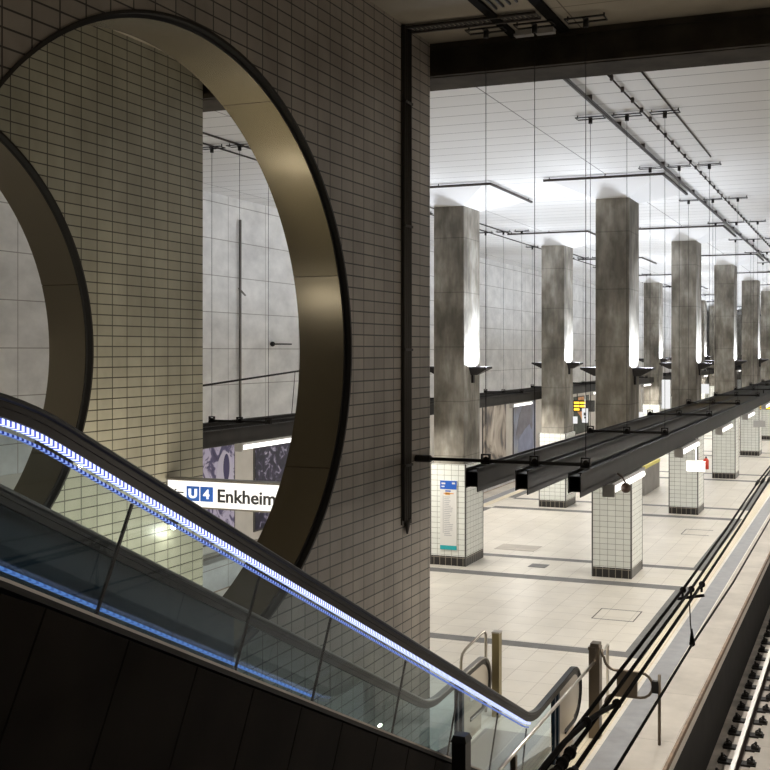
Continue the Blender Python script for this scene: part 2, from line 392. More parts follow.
# ---- tiled walls with round openings
RC = 7.28
def hole_wall(name, xf, xb, y0, y1, R, mat, RC):
    b = MB(); z0, z1 = FZ, CZ
    angs = [2*PI*i/144 for i in range(144)]
    for cy, cz in ((y0, z0), (y1, z0), (y1, z1), (y0, z1)): angs.append(math.atan2(cz, cy-RC) % (2*PI))
    angs = sorted(set(angs))
    def rim(a):
        c, s = math.cos(a), math.sin(a); t = 1e9
        if c > 1e-9: t = min(t, (y1-RC)/c)
        if c < -1e-9: t = min(t, (y0-RC)/c)
        if s > 1e-9: t = min(t, z1/s)
        if s < -1e-9: t = min(t, z0/s)
        return RC+c*t, s*t
    n = len(angs); V = []
    for a in angs:
        oy, oz = rim(a); iy, iz = RC+R*math.cos(a), R*math.sin(a)
        V.append([b.bm.verts.new((xf, oy, oz)), b.bm.verts.new((xf, iy, iz)), b.bm.verts.new((xb, iy, iz)), b.bm.verts.new((xb, oy, oz))])
    for i in range(n):
        p, q = V[i], V[(i+1) % n]
        for k in range(4):
            l = (k+1) % 4; b.bm.faces.new((p[k], q[k], q[l], p[l]))
    return struct(name, b, mat)
hole_wall('wall_front', -5.3, -5.86, -3.0, 12.24, 2.73, 'tile_wall_main', 7.345)
hole_wall('wall_inner', -8.75, -9.31, -3.0, 12.24, 2.67, 'tile_wall_back', 7.39)

def lining(xf, label, RC, RR):
    t = empty('opening_lining', (xf-.28, RC, -RR))
    def shell(r0, r1, x0, x1, n, b):
        for i in range(n):
            p = 2*PI*i/n; q = 2*PI*(i+1)/n
            f = lambda x, r, a: (x, RC+r*math.cos(a), r*math.sin(a))
            b.hexa([f(x0, r0, p), f(x1, r0, p), f(x1, r0, q), f(x0, r0, q)], [f(x0, r1, p), f(x1, r1, p), f(x1, r1, q), f(x0, r1, q)])
    b = MB(); shell(RR-.004, RR+.008, xf+.012, xf-.055, 144, b); shell(RR-.034, RR, xf-.05, xf-.062, 144, b)
    make('shadow_gap', b, 'ring_gap', t)
    b = MB(); shell(RR, RR+.022, xf+.001, xf+.014, 144, b); make('outer_bead', b, 'guide', t)
    for k in range(8):
        a0 = math.radians(17.5+45*k)+.0012; a1 = math.radians(17.5+45*(k+1))-.0012
        b = MB(); n = 40
        for (xa, ra), (xb_, rb) in (((xf-.062, RR-.03), (xf-.61, RR-.03)), ((xf-.61, RR-.03), (xf-.61, RR)), ((xf-.61, RR), (xf-.062, RR)), ((xf-.062, RR), (xf-.062, RR-.03))):
            rows = []
            for i in range(n+1):
                a = a0+(a1-a0)*i/n
                rows.append([b.bm.verts.new((x, RC+r*math.cos(a), r*math.sin(a))) for x, r in ((xa, ra), (xb_, rb))])
            for p, q in zip(rows, rows[1:]):
                f = b.bm.faces.new((p[0], p[1], q[1], q[0])); f.smooth = True
        make('lining_panel', b, 'ring_metal', t)
    tag(t, label, 'round opening', 'metal linings of the round wall openings')
lining(-5.3, 'large brown metal lining of round opening in the nearer tiled wall', 7.345, 2.718)
lining(-8.75, 'dark metal lining of round opening in the farther tiled wall, at left edge', 7.39, 2.65)
tag(make('void_floor', MB().box(-8.75, -5.86, 11.6, 12.24, FZ, FZ+.02), 'strip_grey', loc=(-7.3, 11.9, FZ)), 'grey floor strip between the two tiled walls', 'floor strip')

# ------------------------------------------------------------------ columns
def column():
    w, d = .475, .61
    t = empty('column', (0, 0, FZ))
    make('tiled_base', MB().box(-w, w, -d, d, FZ+.235, -2.80), 'tile_column', t, loc=(0, 0, FZ))
    b = MB().box(-w+.005, w-.005, -d+.005, d-.005, FZ, FZ+.235)
    make('plinth', b, 'tile_column_base', t, loc=(0, 0, FZ))
    b = MB()
    for sx in (-1, 1):
        for sy in (-1, 1):
            x, y = sx*(w-.012), sy*(d-.012); b.box(x-.016, x+.016, y-.016, y+.016, FZ, -2.79)
    make('corner_profile', b, 'joint_dark', t)
    b = MB()
    m, n_ = w-.07, d-.06; e = .015
    o = [(-m+e, -n_), (m-e, -n_), (m, -n_+e), (m, n_-e), (m-e, n_), (-m+e, n_), (-m, n_-e), (-m, -n_+e)]
    lo = [b.bm.verts.new((x, y, -2.80)) for x, y in o]; hi = [b.bm.verts.new((x, y, 3.60)) for x, y in o]
    b.bm.faces.new(lo[::-1]); b.bm.faces.new(hi)
    for i in range(8): b.bm.faces.new((lo[i], lo[(i+1) % 8], hi[(i+1) % 8], hi[i]))
    make('shaft', b, 'column_concrete', t, loc=(0, 0, FZ))
    b = MB().hexa([(-m-.01, -n_-.01, 3.58), (m+.01, -n_-.01, 3.58), (m+.01, n_+.01, 3.58), (-m-.01, n_+.01, 3.58)],
                  [(-1.33, -1.67, 3.945), (1.38, -1.67, 3.945), (1.38, 1.67, 3.945), (-1.33, 1.67, 3.945)])
    make('capital', b, 'neck', t)
    return t
def uplight():
    # bowl bracket, opening upwards, wall side at x=0
    t = empty('uplight', (0, 0, -.62))
    b = MB().hexa([(.0, -.10, -.60), (.16, -.07, -.60), (.16, .07, -.60), (.0, .10, -.60)], [(0, -.22, -.445), (.46, -.17, -.445), (.46, .17, -.445), (0, .22, -.445)])
    make('bowl', b, 'bowl', t)
    b = MB().box(0, .46, -.22, -.20, -.446, -.395).box(0, .46, .20, .22, -.446, -.395).box(.44, .46, -.205, .205, -.446, -.395).box(0, .02, -.205, .205, -.446, -.395)
    make('rim', b, 'bowl', t)
    make('bracket', MB().box(-.005, .05, -.05, .05, -.80, -.55), 'bowl', t)
    make('lamp_glass', MB().box(.13, .40, -.14, .14, -.444, -.432), 'bulb', t)
    return t
proto = column(); up = uplight(); used = [False, False]
LAMPS = []
for row in range(10):
    yf = 23.7+10.0*row; yc = yf+.61
    for side in (0, 1):
        xc = -5.645 if side == 0 else -9.78-.030*(yf-23.7)
        c = proto if row == 0 and side == 0 else copy_tree(proto)
        place(c, xc, yc)
        sd = 'right-hand' if side == 0 else 'left-hand'
        if row == 0 and side == 1: lb = 'concrete column with tiled base carrying the tall white timetable panel'
        elif row == 0: lb = 'largest stained concrete column on a white tiled base, in the middle'
        else: lb = '%s stained concrete column on tiled base from the front of the %s row' % (ORD[row], sd)
        tag(c, lb, 'column', 'concrete columns on the platform')
        for s_ in (1, -1):
            u = up if not used[0] else copy_tree(up); used[0] = True
            place(u, xc+s_*.407, yc); u.rotation_euler = (0, 0, 0 if s_ == 1 else PI)
            tag(u, 'dark bowl uplight on the %s side of the %s column of the %s row' % ('right' if s_ == 1 else 'left', ORD[row], sd), 'wall lamp', 'bowl uplights on the columns')
            LAMPS.append((xc+s_*.67, yc))

# thin conduit frames under the ceiling in front of each column
def conduit_frame():
    t = make('lighting_conduit', MB().box(-1.33, 1.44, -1.73, -1.68, 3.86, 3.91).box(1.39, 1.44, -1.73, 1.45, 3.86, 3.91)
             .box(-1.2, -1.18, -1.71, -1.69, 3.91, CZ).box(.1, .12, -1.71, -1.69, 3.91, CZ).box(1.40, 1.42, 1.2, 1.22, 3.91, CZ), 'conduit', loc=(0, 0, 3.86))
    return t
cf = conduit_frame()
for row in range(10):
    for side in (0, 1):
        yc = 24.31+10*row; xc = -5.645 if side == 0 else -9.68-.030*10*row
        o = cf if (row, side) == (0, 0) else copy_tree(cf)
        place(o, xc, yc)
        tag(o, 'thin angled grey conduit on ceiling above the %s column of the %s row' % (ORD[row], ('right-hand', 'left-hand')[side]), 'conduit', 'angled ceiling conduits')

# ------------------------------------------------------------------ suspended trough beams
def trough(x, y0, y1, ty, label, grp):
    b = MB(); h = .28; w = .068; zt = -1.365
    # box trough with open near end
    b.box(x+w-.012, x+w, y0+.05, y1, zt-h, zt).box(x-w, x-w+.012, y0, y1, zt-h+.05, zt).box(x-w, x+w, y0+.02, y1, zt-.05, zt-.038)
    b.box(x-w, x+w, y0+.05, y1, zt-h+.06, zt-h+.072)
    b.box(x+w-.03, x+w+.012, y0+.05, y1, zt-.012, zt)
    o = make('cable_trough', b, 'trough', loc=(x, y0, zt-h)); tag(o, label, 'trough', grp)
RX = (-4.35, -3.73, -3.10); LX = (-11.82, -11.22, -10.62)
for i, x in enumerate(RX):
    trough(x, 11.24-.02*i, 122, 0, '%s long dark steel trough hung over the right side of the platform' % ('left', 'middle', 'right')[i], 'dark troughs over the right platform side')
for i, x in enumerate(LX):
    trough(x, 13.4, 122, 0, '%s long dark steel trough hung over the far left track side' % ('leftmost', 'middle', 'nearest')[i], 'dark troughs over the left platform side')
def susp(wall_arm):
    t = empty('suspension_frame', (0, 0, -1.37)); zt = -1.365
    make('crossbar', MB().tube([(-.66 if not wall_arm else -1.58, 0, zt+.03), (.68, 0, zt+.03)], .022, 8), 'black_steel', t)
    for x in (-.62, 0, .63):
        b = MB().box(x-.055, x+.055, -.04, .04, zt+.0, zt+.012).box(x-.055, x-.043, -.03, .03, zt, zt+.11).box(x+.043, x+.055, -.03, .03, zt, zt+.11).box(x-.055, x+.055, -.03, .03, zt+.10, zt+.115).ball((x, 0, zt+.05), .035)
        make('clamp', b, 'black_steel', t)
        make('hanger_wire', MB().tube([(x, 0, zt+.11), (x, 0, 3.86)], .0042, 6), 'wire', t)
        b = MB().box(x-.24, x+.24, -.10, -.07, 3.885, 3.90).box(x-.24, x+.24, .07, .10, 3.885, 3.90).box(x-.24, x-.23, -.1, .1, 3.885, 3.90).box(x+.23, x+.24, -.1, .1, 3.885, 3.90).box(x-.02, x+.02, -.1, .1, 3.88, 3.9).tube([(x, 0, 3.80), (x, 0, 3.90)], .035, 8)
        for a in (-.22, .22):
            b.box(x+a-.008, x+a+.008, -.008, .008, 3.9, CZ)
        make('ceiling_plate', b, 'black_steel', t)
    if wall_arm:
        make('wall_plate', MB().box(-1.59, -1.57, -.10, .10, zt-.09, zt+.14).tube([(-1.57, 0, zt+.03), (-1.35, 0, zt+.03)], .045, 8), 'black_steel', t)
    return t
s0 = susp(True); place(s0, -3.75, 11.80)
tag(s0, 'first crossbar of the right troughs, bolted to the tiled wall, with three hanger wires', 'suspension frame', 'crossbars hanging the right troughs')
s1 = susp(False); fst = True
for k in range(1, 22):
    o = s1 if fst else copy_tree(s1); fst = False; place(o, -3.75, 11.80+5.03*k)
    tag(o, '%s crossbar with hanger wires along the right troughs, counted from the tiled wall' % ORD[k], 'suspension frame', 'crossbars hanging the right troughs')
for k in range(0, 21):
    o = copy_tree(s1); place(o, -11.22, 16.85+5.03*k)
    tag(o, '%s crossbar with hanger wires along the left track troughs' % ORD[k], 'suspension frame', 'crossbars hanging the left troughs')
# fluorescent tubes under the troughs
def tube_lamp():
    t = empty('tube_lamp', (0, 0, -1.8))
    make('housing', MB().box(-.05, .04, 0, 2.0, -1.70, -1.646).box(-.06, .09, -.02, .03, -1.80, -1.646).box(-.05, .06, 1.97, 2.02, -1.76, -1.646), 'housing', t)
    make('tube', MB().tube([(.03, .04, -1.735), (.03, 1.97, -1.735)], .042, 10), 'tube', t)
    return t
tl = tube_lamp(); fst = True; TUBES = []
for k in range(21):
    o = tl if fst else copy_tree(tl); fst = False; place(o, -3.03, 12.5+5.03*k); TUBES.append((-3.0, 13.5+5.03*k))
    tag(o, '%s lit tube lamp under the right trough, counted from the near end' % ORD[k], 'tube lamp', 'tube lamps under the right troughs')
for k in range(21):
    o = copy_tree(tl); place(o, -10.62, 15.9+5.03*k); TUBES.append((-10.62, 16.9+5.03*k))
    tag(o, '%s lit tube lamp under the left track trough, counted from the near end' % ORD[k], 'tube lamp', 'tube lamps under the left troughs')
tag(make('loudspeaker', MB().ball((-2.90, 12.95, -1.74), .066).tube([(-2.90, 12.95, -1.68), (-2.95, 12.95, -1.60), (-3.01, 12.95, -1.56)], .012), 'speaker_brown', loc=(-3.0, 13.55, -1.8)),
    'small round brown loudspeaker hanging by the nearest tube lamp', 'loudspeaker')
for i, (yy, lb) in enumerate(((19.3, 'white blank sign hanging under right trough before the second column'), (31.2, 'farther white blank sign hanging under the right trough'))):
    t = empty('hanging_sign', (-3.0, yy, -2.24)); tag(t, lb, 'sign', 'white signs under the right trough')
    make('panel', MB().box(-3.17, -2.83, yy-.02, yy+.02, -2.23, -2.04), 'sign_white', t)
    make('rod', MB().tube([(-3.0, yy, -2.04), (-3.0, yy, -1.62)], .014), 'white_paint', t)

# ceiling conduits
def run(name, b, mat, loc, lb): tag(make(name, b, mat, loc=loc), lb, 'conduit')
b = MB().box(-4.085, -4.05, 12.92, 121, 3.86, 3.90).box(-4.03, -4.01, 12.92, 121, 3.86, 3.88)
for k in range(54): b.box(-4.10, -4.0, 13.5+2*k, 13.52+2*k, 3.87, CZ)
run('cable_tray', b, 'conduit', (-4.05, 12.9, 3.84), 'long double cable tray on the bright ceiling left of the clipped tube')
b = MB().tube([(-3.46, 12.92, 3.90), (-3.46, 121, 3.90)], .014)
for k in range(150): b.box(-3.482, -3.438, 13.1+.7*k, 13.16+.7*k, 3.875, CZ)
run('clipped_conduit', b, 'conduit', (-3.46, 12.9, 3.86), 'dark conduit with many clips running along the bright ceiling')
run('thin_conduit', MB().tube([(-3.0, 12.9, 3.93), (-3.0, 21.2, 3.93)], .014), 'conduit', (-3, 12.9, 3.9), 'short thin conduit on the bright ceiling at far right')
run('cable_tray', MB().box(-11.30, -11.27, 12.92, 121, 3.915, 3.945), 'conduit', (-11.3, 12.9, 3.86), 'right cable tray on the ceiling above the left track')
run('cable_tray', MB().box(-11.86, -11.84, 12.92, 121, 3.915, 3.945), 'conduit', (-11.8, 12.9, 3.86), 'left cable tray on the ceiling above the left track')
run('cable_tray', MB().box(-4.20, -4.09, 2, 12.24, 3.905, 3.94).box(-4.17, -4.11, 4, 4.05, 3.9, CZ).box(-4.17, -4.11, 9, 9.05, 3.9, CZ), 'tray_black', (-4.1, 2, 3.84), 'black cable tray on the dark ceiling, crossing the ladder tray')
run('cable_tray', MB().box(-3.57, -3.44, 2, 12.24, 3.905, 3.94).box(-3.54, -3.48, 5, 5.05, 3.9, CZ).box(-3.54, -3.48, 10, 10.05, 3.9, CZ), 'tray_black', (-3.5, 2, 3.84), 'wide black cable tray on the dark ceiling, rightmost')
b = MB().box(-5.28, -3.62, 11.42, 11.45, 3.90, 3.93).box(-5.28, -3.62, 11.62, 11.65, 3.90, 3.93)
for k in range(28): b.box(-5.27+.06*k, -5.245+.06*k, 11.42, 11.65, 3.915, 3.93)
b.box(-5.2, -5.17, 11.5, 11.53, 3.93, CZ).box(-3.8, -3.77, 11.5, 11.53, 3.93, CZ)
tag(make('ladder_tray', b, 'conduit', loc=(-4.4, 11.5, 3.9)), 'dark slotted ladder tray across the dark ceiling next to the tiled wall', 'cable tray')
for i in range(4):
    x = -4.02+.10*i
    tag(make('cable', MB().tube([(x, 4, 3.933), (x, 11.2-.05*i, 3.933)], .017, 6), 'black_steel', loc=(x, 4, 3.91)),
        'black cable in a bundle of four on the dark ceiling', 'cable', 'bundle of four ceiling cables')
for i, (x, lb) in enumerate(((-4.0, 'left'), (-3.72, 'right'))):
    tag(make('junction_box', MB().box(x-.11, x+.12, 12.08, 12.18, 3.88, CZ-.001), 'housing', loc=(x, 12.1, 3.88)), '%s small pale junction box on the dark ceiling in front of the beam' % lb, 'junction box', 'pale boxes by the beam')
# vertical pipes on the tiled wall
b = MB()
for i, dy in enumerate((-.085, -.03, .03, .085)):
    b.tube([(-5.27, 11.48+dy, 3.93), (-5.27, 11.48+dy, -2.05-.05*(i % 2))], .022, 8)
b.box(-5.30, -5.288, 11.36, 11.60, -2.1, 3.93)
for z in (3.0, 1.5, 0, -1.4): b.box(-5.29, -5.24, 11.37, 11.59, z, z+.03)
b.tube([(-5.27, 11.48, -2.05), (-5.27, 11.48, -2.22)], [.05, .012], 8)
tag(make('pipe_run', b, 'pipe_dark', loc=(-5.28, 11.48, -2.2)), 'vertical bundle of dark pipes on the tiled wall, ending in a point', 'pipes')

# ------------------------------------------------------------------ track
def rail(x, lb):
    t = empty('rail', (x, 0, PZ))
    make('rail_body', MB().box(x-.06, x+.06, Y0, Y1-.5, PZ+.03, PZ+.05).box(x-.01, x+.01, Y0, Y1-.5, PZ+.05, PZ+.15), 'rail_side', t)
    make('rail_head', MB().box(x-.036, x+.036, Y0, Y1-.5, PZ+.145, PZ+.185), 'rail_steel', t); tag(t, lb, 'rail', 'rails of the right track')
rail(-2.0, 'shiny steel rail nearer the platform at the lower right'); rail(-.545, 'steel rail farther from the platform, on the right track')
def fastener(s_):
    b = MB().box(-.12, .12, -.09, .09, PZ, PZ+.035).box(-.10, .02, -.05, .05, PZ+.035, PZ+.075)
    b.tube([(-.05, 0, PZ+.07), (-.05, 0, PZ+.15)], .022, 8).tube([(-.09, -.06, PZ+.06), (-.02, -.05, PZ+.10), (.02, -.02, PZ+.08)], .014, 6).tube([(-.09, .06, PZ+.06), (-.02, .05, PZ+.10), (.02, .02, PZ+.08)], .014, 6)
    return make('rail_fastener', b, 'clip', loc=(0, 0, PZ))
f0 = fastener(1); first = True
struct('trim_10', MB().box(-2.43, -2.30, Y0, Y1, PZ, PZ+.02), 'slab')
for k in range(66):
    y = 11.2+.66*k
    for x, r in ((-2.19, 0), (-1.82, PI)):
        o = f0 if first else f0.copy()
        if not first: COL.objects.link(o)
        first = False
        place(o, x, y, PZ); o.rotation_euler = (0, 0, r)
        tag(o, 'black rail fastener on the %s side of the shiny rail at lower right' % ('platform' if r == 0 else 'inner'), 'rail fastener', 'fasteners on the %s side of the rail' % ('platform' if r == 0 else 'inner'))
# darker drain channel along the platform wall + slab joints
struct('trim_11', MB().box(-1.78, -.75, Y0, Y1, PZ, PZ+.015), 'edge_concrete')

# ------------------------------------------------------------------ overhead line
def wire(name, pts, r, lb, cat='wire', mat='cable_black', grp=None):
    return tag(make(name, MB().tube(pts, r, 8), mat, loc=pts[0]), lb, cat, grp)
WX3 = (-1.25, -1.19, -1.115)
WZ3 = ((-1.72, -1.71, -1.67, -1.575, -1.53, -1.53), (-1.71, -1.70, -1.655, -1.55, -1.51, -1.51), (-1.71, -1.66, -1.62, -1.535, -1.50, -1.50))
WY = (1.5, 7.45, 9.8, 13.0, 18.0, 120)
for i, x in enumerate(WX3):
    wire('feeder_cable', [(x, y, z) for y, z in zip(WY, WZ3[i])], .0105, '%s of the three thick black overhead cables above the platform edge' % ('leftmost', 'middle', 'rightmost')[i])
wire('contact_wire', [(-1.18, 1.5, -2.06), (-1.18, 7.45, -2.09), (-1.18, 9.8, -2.15), (-1.18, 120, -2.15)], .009, 'single lower black contact wire over the track')
WL = [(-1.25, -1.71), (-1.19, -1.70), (-1.115, -1.66)]
t = empty('wire_hanger', (-1.22, 7.45, -1.76)); tag(t, 'black bar clamp joining three overhead cables with a thin dropper to the wire below', 'hanger')
make('clamp_bar', MB().tube([(-1.285, 7.42, -1.775), (-1.095, 7.42, -1.735)], .011), 'black_steel', t)
for x, z in WL: make('nut', MB().ball((x, 7.45, z-.005), .024).tube([(x, 7.43, z), (x, 7.43, z-.055)], .009), 'black_steel', t)
make('dropper', MB().tube([(-1.20, 7.42, -1.76), (-1.19, 7.40, -1.93), (-1.182, 7.42, -2.06)], .0045, 6).tube([(-1.183, 7.42, -1.98), (-1.181, 7.42, -2.07)], [.006, .018], 8).ball((-1.18, 7.42, -2.085), .022), 'black_steel', t)
for i, (x, z) in enumerate(zip(WX3, (-1.578, -1.555, -1.538))):
    tag(make('cable_sleeve', MB().tube([(x, 12.5, z-.008), (x, 12.75, z-.002), (x, 12.9, z), (x, 13.0, z)], [.010, .021, .021, .010], 8), 'black_steel', loc=(x, 12.2, z)),
        'black spindle-shaped sleeve on the %s of the three overhead cables' % ('left', 'middle', 'right')[i], 'cable sleeve', 'sleeves on the overhead cables')
for i, (x, z, y) in enumerate(((-1.19, -1.705, 4.25), (-1.115, -1.69, 4.0))):
    b = MB()
    for j in range(6): b.tube([(x, y-.06*j, z), (x, y-.06*j-.02, z)], .027 if j % 2 == 0 else .020, 10)
    b.tube([(x, y+.05, z), (x, y-.5, z)], .016, 8)
    tag(make('insulator', b, 'cable_black', loc=(x, y, z)), 'ribbed black insulator on the %s overhead cable in the lower right foreground' % ('middle', 'right')[i], 'insulator', 'foreground cable insulators')
jp = [(-1.13, 4.85, -1.685), (-1.17, 4.62, -1.665), (-1.19, 4.46, -1.66), (-1.215, 4.22, -1.66), (-1.235, 4.02, -1.68), (-1.245, 3.75, -1.70), (-1.25, 3.4, -1.715)]
tag(make('jumper_cable', MB().tube(jp, .012, 8).ball((-1.13, 4.85, -1.685), .024).ball((-1.185, 4.50, -1.66), .024), 'cable_black', loc=jp[0]), 'thick black jumper cable looping between the foreground overhead cables', 'cable')
# left track overhead line
tag(make('guy_cable', MB().tube([(-13.2, 17.6, -.78), (-13.2, 23.6, -.42)], .022).tube([(-13.2, 23.4, -.44), (-13.2, 22.9, -1.3), (-13.2, 22.3, -1.55)], .012).tube([(-13.2, 22.2, -.52), (-13.2, 22.0, -1.8)], .008), 'wire', loc=(-13.2, 17.6, -.8)),
    'thin sloping dark cable seen through the round opening above the left track', 'cable')
tag(make('wall_bracket', MB().ball((-15.33, 24.6, .19), .07).tube([(-15.33, 24.6, .19), (-15.1, 25.2, .19)], .02), 'black_steel', loc=(-15.35, 24.6, .15)), 'small dark bracket on the pale far wall', 'bracket')
tag(make('wall_pipe', MB().tube([(-15.33, 23.05, 3.4), (-15.33, 23.05, -2.3)], .035).tube([(-15.33, 23.05, 1.55), (-15.28, 23.2, 1.45), (-15.3, 22.95, 1.62)], .025), 'grey_rail', loc=(-15.33, 23.05, -2.3)), 'thin vertical grey pipe on the pale far wall', 'pipe')

# ------------------------------------------------------------------ posters and signs on the far wall
def wall_poster(y0, y1, z0, z1, mat, lb, extra=None):
    t = empty('poster', (WX+.08, (y0+y1)/2, z0)); tag(t, lb, 'poster', 'posters on the far track wall')
    make('frame', MB().box(WX+.06, WX+.09, y0-.05, y1+.05, z0-.05, z1+.05), 'joint_dark', t)
    make('print', MB().box(WX+.09, WX+.10, y0, y1, z0, z1), mat, t)
    if extra: extra(t)
def disc(t, y, z, ry, rz, mat, x=.115, n=28, name='figure'):
    b = MB(); b.prism_x([(y+ry*math.cos(2*PI*i/n), z+rz*math.sin(2*PI*i/n)) for i in range(n)], WX+.1, WX+x); make(name, b, mat, t)
plain('pale_lilac', (.62, .58, .72), .5); plain('deep_violet', (.05, .04, .13), .5); plain('skin_orange', (.75, .33, .12), .5, noise=.4, nscale=4)
plain('slate', (.20, .19, .215), .6, noise=.2, nscale=2); plain('blue_grey', (.27, .29, .40), .6, noise=.15, nscale=2)
def ex1(t):
    disc(t, 22.32, -3.25, .38, .72, 'pale_lilac', .108); disc(t, 22.38, -2.95, .13, .35, 'deep_violet', .114)
wall_poster(20.3, 22.74, -4.75, -2.40, 'poster_bw', 'violet and white graphic poster above the lit line sign', ex1)
wall_poster(23.72, 26.6, -4.75, -2.40, 'poster_night', 'dark violet poster beside the metal lining of the big opening')
wall_poster(41.0, 43.9, -4.75, -2.32, 'poster_sand', 'sand and black abstract poster behind the first columns')
def ex2(t):
    b = MB().prism_x([(45.3, -3.9), (45.7, -3.1), (46.3, -2.55), (47.0, -2.4), (47.5, -2.8), (47.8, -3.6), (47.4, -4.0), (46.2, -3.9)], WX+.1, WX+.108); make('figure', b, 'slate', t)
    b = MB().prism_x([(45.6, -4.7), (45.7, -4.1), (46.6, -3.7), (47.3, -3.5), (47.9, -4.1), (47.9, -4.7)], WX+.108, WX+.112); make('figure', b, 'blue_grey', t)
wall_poster(45.0, 48.3, -4.75, -2.32, 'poster_blue', 'blue and grey poster of a leaning figure shape', ex2)
def ex3(t):
    b = MB().prism_x([(56.0, -3.4), (56.2, -2.6), (57.4, -2.6), (57.6, -3.2), (57.1, -4.0), (56.7, -3.7)], WX+.1, WX+.108); make('figure', b, 'skin_orange', t)
wall_poster(55.4, 58.6, -4.6, -2.6, 'poster_dark', 'dark green poster with an orange shape beyond the second column', ex3)
wall_poster(51.6, 52.9, -4.6, -2.4, 'poster_night', 'narrow dark poster left of the orange one')
tag(make('wall_ledge', MB().box(WX+.06, WX+.30, 12.9, 40, -5.08, -5.02), 'trim_steel', loc=(WX+.1, 12.9, -5.08)), 'pale ledge below the posters on the far track wall', 'ledge')
# departure displays and lit hanging signs
def display(x0, x1, y, z0, z1, lb, xs):
    t = empty('departure_display', ((x0+x1)/2, y, z0)); tag(t, lb, 'display', 'departure displays')
    make('housing', MB().box(x0, x1, y, y+.30, z0, z1), 'ring_gap', t)
    b = MB(); hh = (z1-z0)
    for r_ in range(3):
        for q in range(2):
            if r_ == 2 and q == 1: continue
            a = x0+.05+q*(xs-x0)*.5; b.box(a, a+(xs-x0)*.44, y-.01, y, z1-hh*(.30+.30*r_), z1-hh*(.12+.30*r_))
    make('lit_text', b, 'led_text', t)
    for xr in (x0+.15, x1-.15): make('rod', MB().tube([(xr, y+.15, z1), (xr, y+.15, z1+.45)], .02), 'black_steel', t)
display(-12.05, -11.15, 43.4, -2.62, -2.14, 'orange and black departure display above the left platform side', -11.5)
display(-3.6, -2.7, 37.2, -2.05, -1.80, 'yellow departure display under the right troughs at picture edge', -2.75)
def lit_sign(x0, x1, y, z0, z1, lb, mark=None, top=-1.7):
    t = empty('lit_sign', ((x0+x1)/2, y, z0)); tag(t, lb, 'sign', 'small lit signs')
    make('panel', MB().box(x0, x1, y, y+.12, z0, z1), 'sign_small', t)
    make('rod', MB().tube([((x0+x1)/2, y+.06, z1), ((x0+x1)/2, y+.06, top)], .012), 'white_paint', t)
    if mark: make('pictogram', MB().box((x0+x1)/2-.04, (x0+x1)/2+.04, y-.008, y, z1-.30, z1-.17).box((x0+x1)/2-.02, (x0+x1)/2+.05, y-.008, y, z1-.42, z1-.34), 'ink', t)
lit_sign(-11.35, -11.12, 42.3, -3.02, -2.42, 'white lit pictogram sign below the orange display', True)
lit_sign(-12.1, -11.8, 40.2, -2.95, -2.62, 'white lit sign left of the second left column')
lit_sign(-11.0, -10.65, 38.9, -2.82, -2.55, 'white lit sign behind the second left column')
lit_sign(-10.95, -10.2, 71.2, -2.9, -2.25, 'white lit sign deep down the platform between the third and fourth columns')
lit_sign(-8.78, -8.42, 46.6, -2.6, -1.3, 'white lit sign above the troughs behind the largest column')
lit_sign(-9.72, -9.48, 46.0, -3.15, -2.75, 'small square white lit sign above the troughs behind the largest column')
tag(make('light_box', MB().box(-10.1, -9.75, 57.0, 57.2, -3.1, -1.75).box(-9.95, -9.9, 57.05, 57.15, FZ, -3.1), 'sign_small', loc=(-9.9, 57.1, FZ)), 'tall narrow white light box behind the troughs', 'light box')
# low stair parapet and extinguisher
t = empty('stair_parapet', (-8.2, 39, FZ)); tag(t, 'low grey parapet with yellow top on platform behind the largest column', 'parapet')
make('body', MB().box(-8.7, -7.7, 37.5, 40.4, FZ, -4.33), 'kiosk_grey', t); make('cap', MB().box(-8.72, -7.68, 37.48, 40.42, -4.33, -4.22), 'yellow_paint', t)
t = empty('fire_extinguisher', (-5.05, 34.7, -3.95)); tag(t, 'red fire extinguisher on the side of the second right-hand column', 'extinguisher')
make('cylinder', MB().tube([(-5.06, 34.7, -3.92), (-5.06, 34.7, -3.62), (-5.06, 34.7, -3.56)], [.09, .09, .04], 12), 'red', t)
make('valve', MB().tube([(-5.06, 34.7, -3.56), (-5.06, 34.7, -3.50)], .03, 8), 'ink', t)
# timetable panel on the first left column
t = empty('timetable_panel', (-9.85, 23.69, -4.96)); tag(t, 'tall white timetable panel with blue header on the nearest left column', 'information panel')
yp = 23.66
make('panel', MB().box(-10.04, -9.60, yp, 23.699, -4.95, -3.25), 'white_paint', t)
make('header', MB().box(-10.04, -9.60, yp-.006, yp, -3.46, -3.25), 'blue', t)
make('footer', MB().box(-10.04, -9.60, yp-.006, yp, -4.95, -4.85), 'teal', t)
make('line_marks', MB().box(-9.95, -9.68, yp-.005, yp, -3.575, -3.555).box(-9.90, -9.78, yp-.005, yp, -3.60, -3.54), 'orange', t)
b = MB()
for r_ in range(22):
    z = -3.66-.045*r_; b.box(-9.93, -9.93+.12+.12*random.random(), yp-.004, yp, z, z+.014)
b.box(-9.965, -9.955, yp-.004, yp, -4.55, -3.62)
make('text_lines', b, 'grey_ink', t)
make('header_text', MB().box(-10.0, -9.90, yp-.010, yp-.006, -3.34, -3.30).box(-10.0, -9.92, yp-.010, yp-.006, -3.41, -3.38).box(-9.72, -9.64, yp-.010, yp-.006, -3.33, -3.29), 'white_paint', t)
make('heading', MB().box(-9.90, -9.76, yp-.005, yp, -3.52, -3.49), 'blue', t)
for o_ in t.children: o_.location.x += .07; o_.location.z += .05

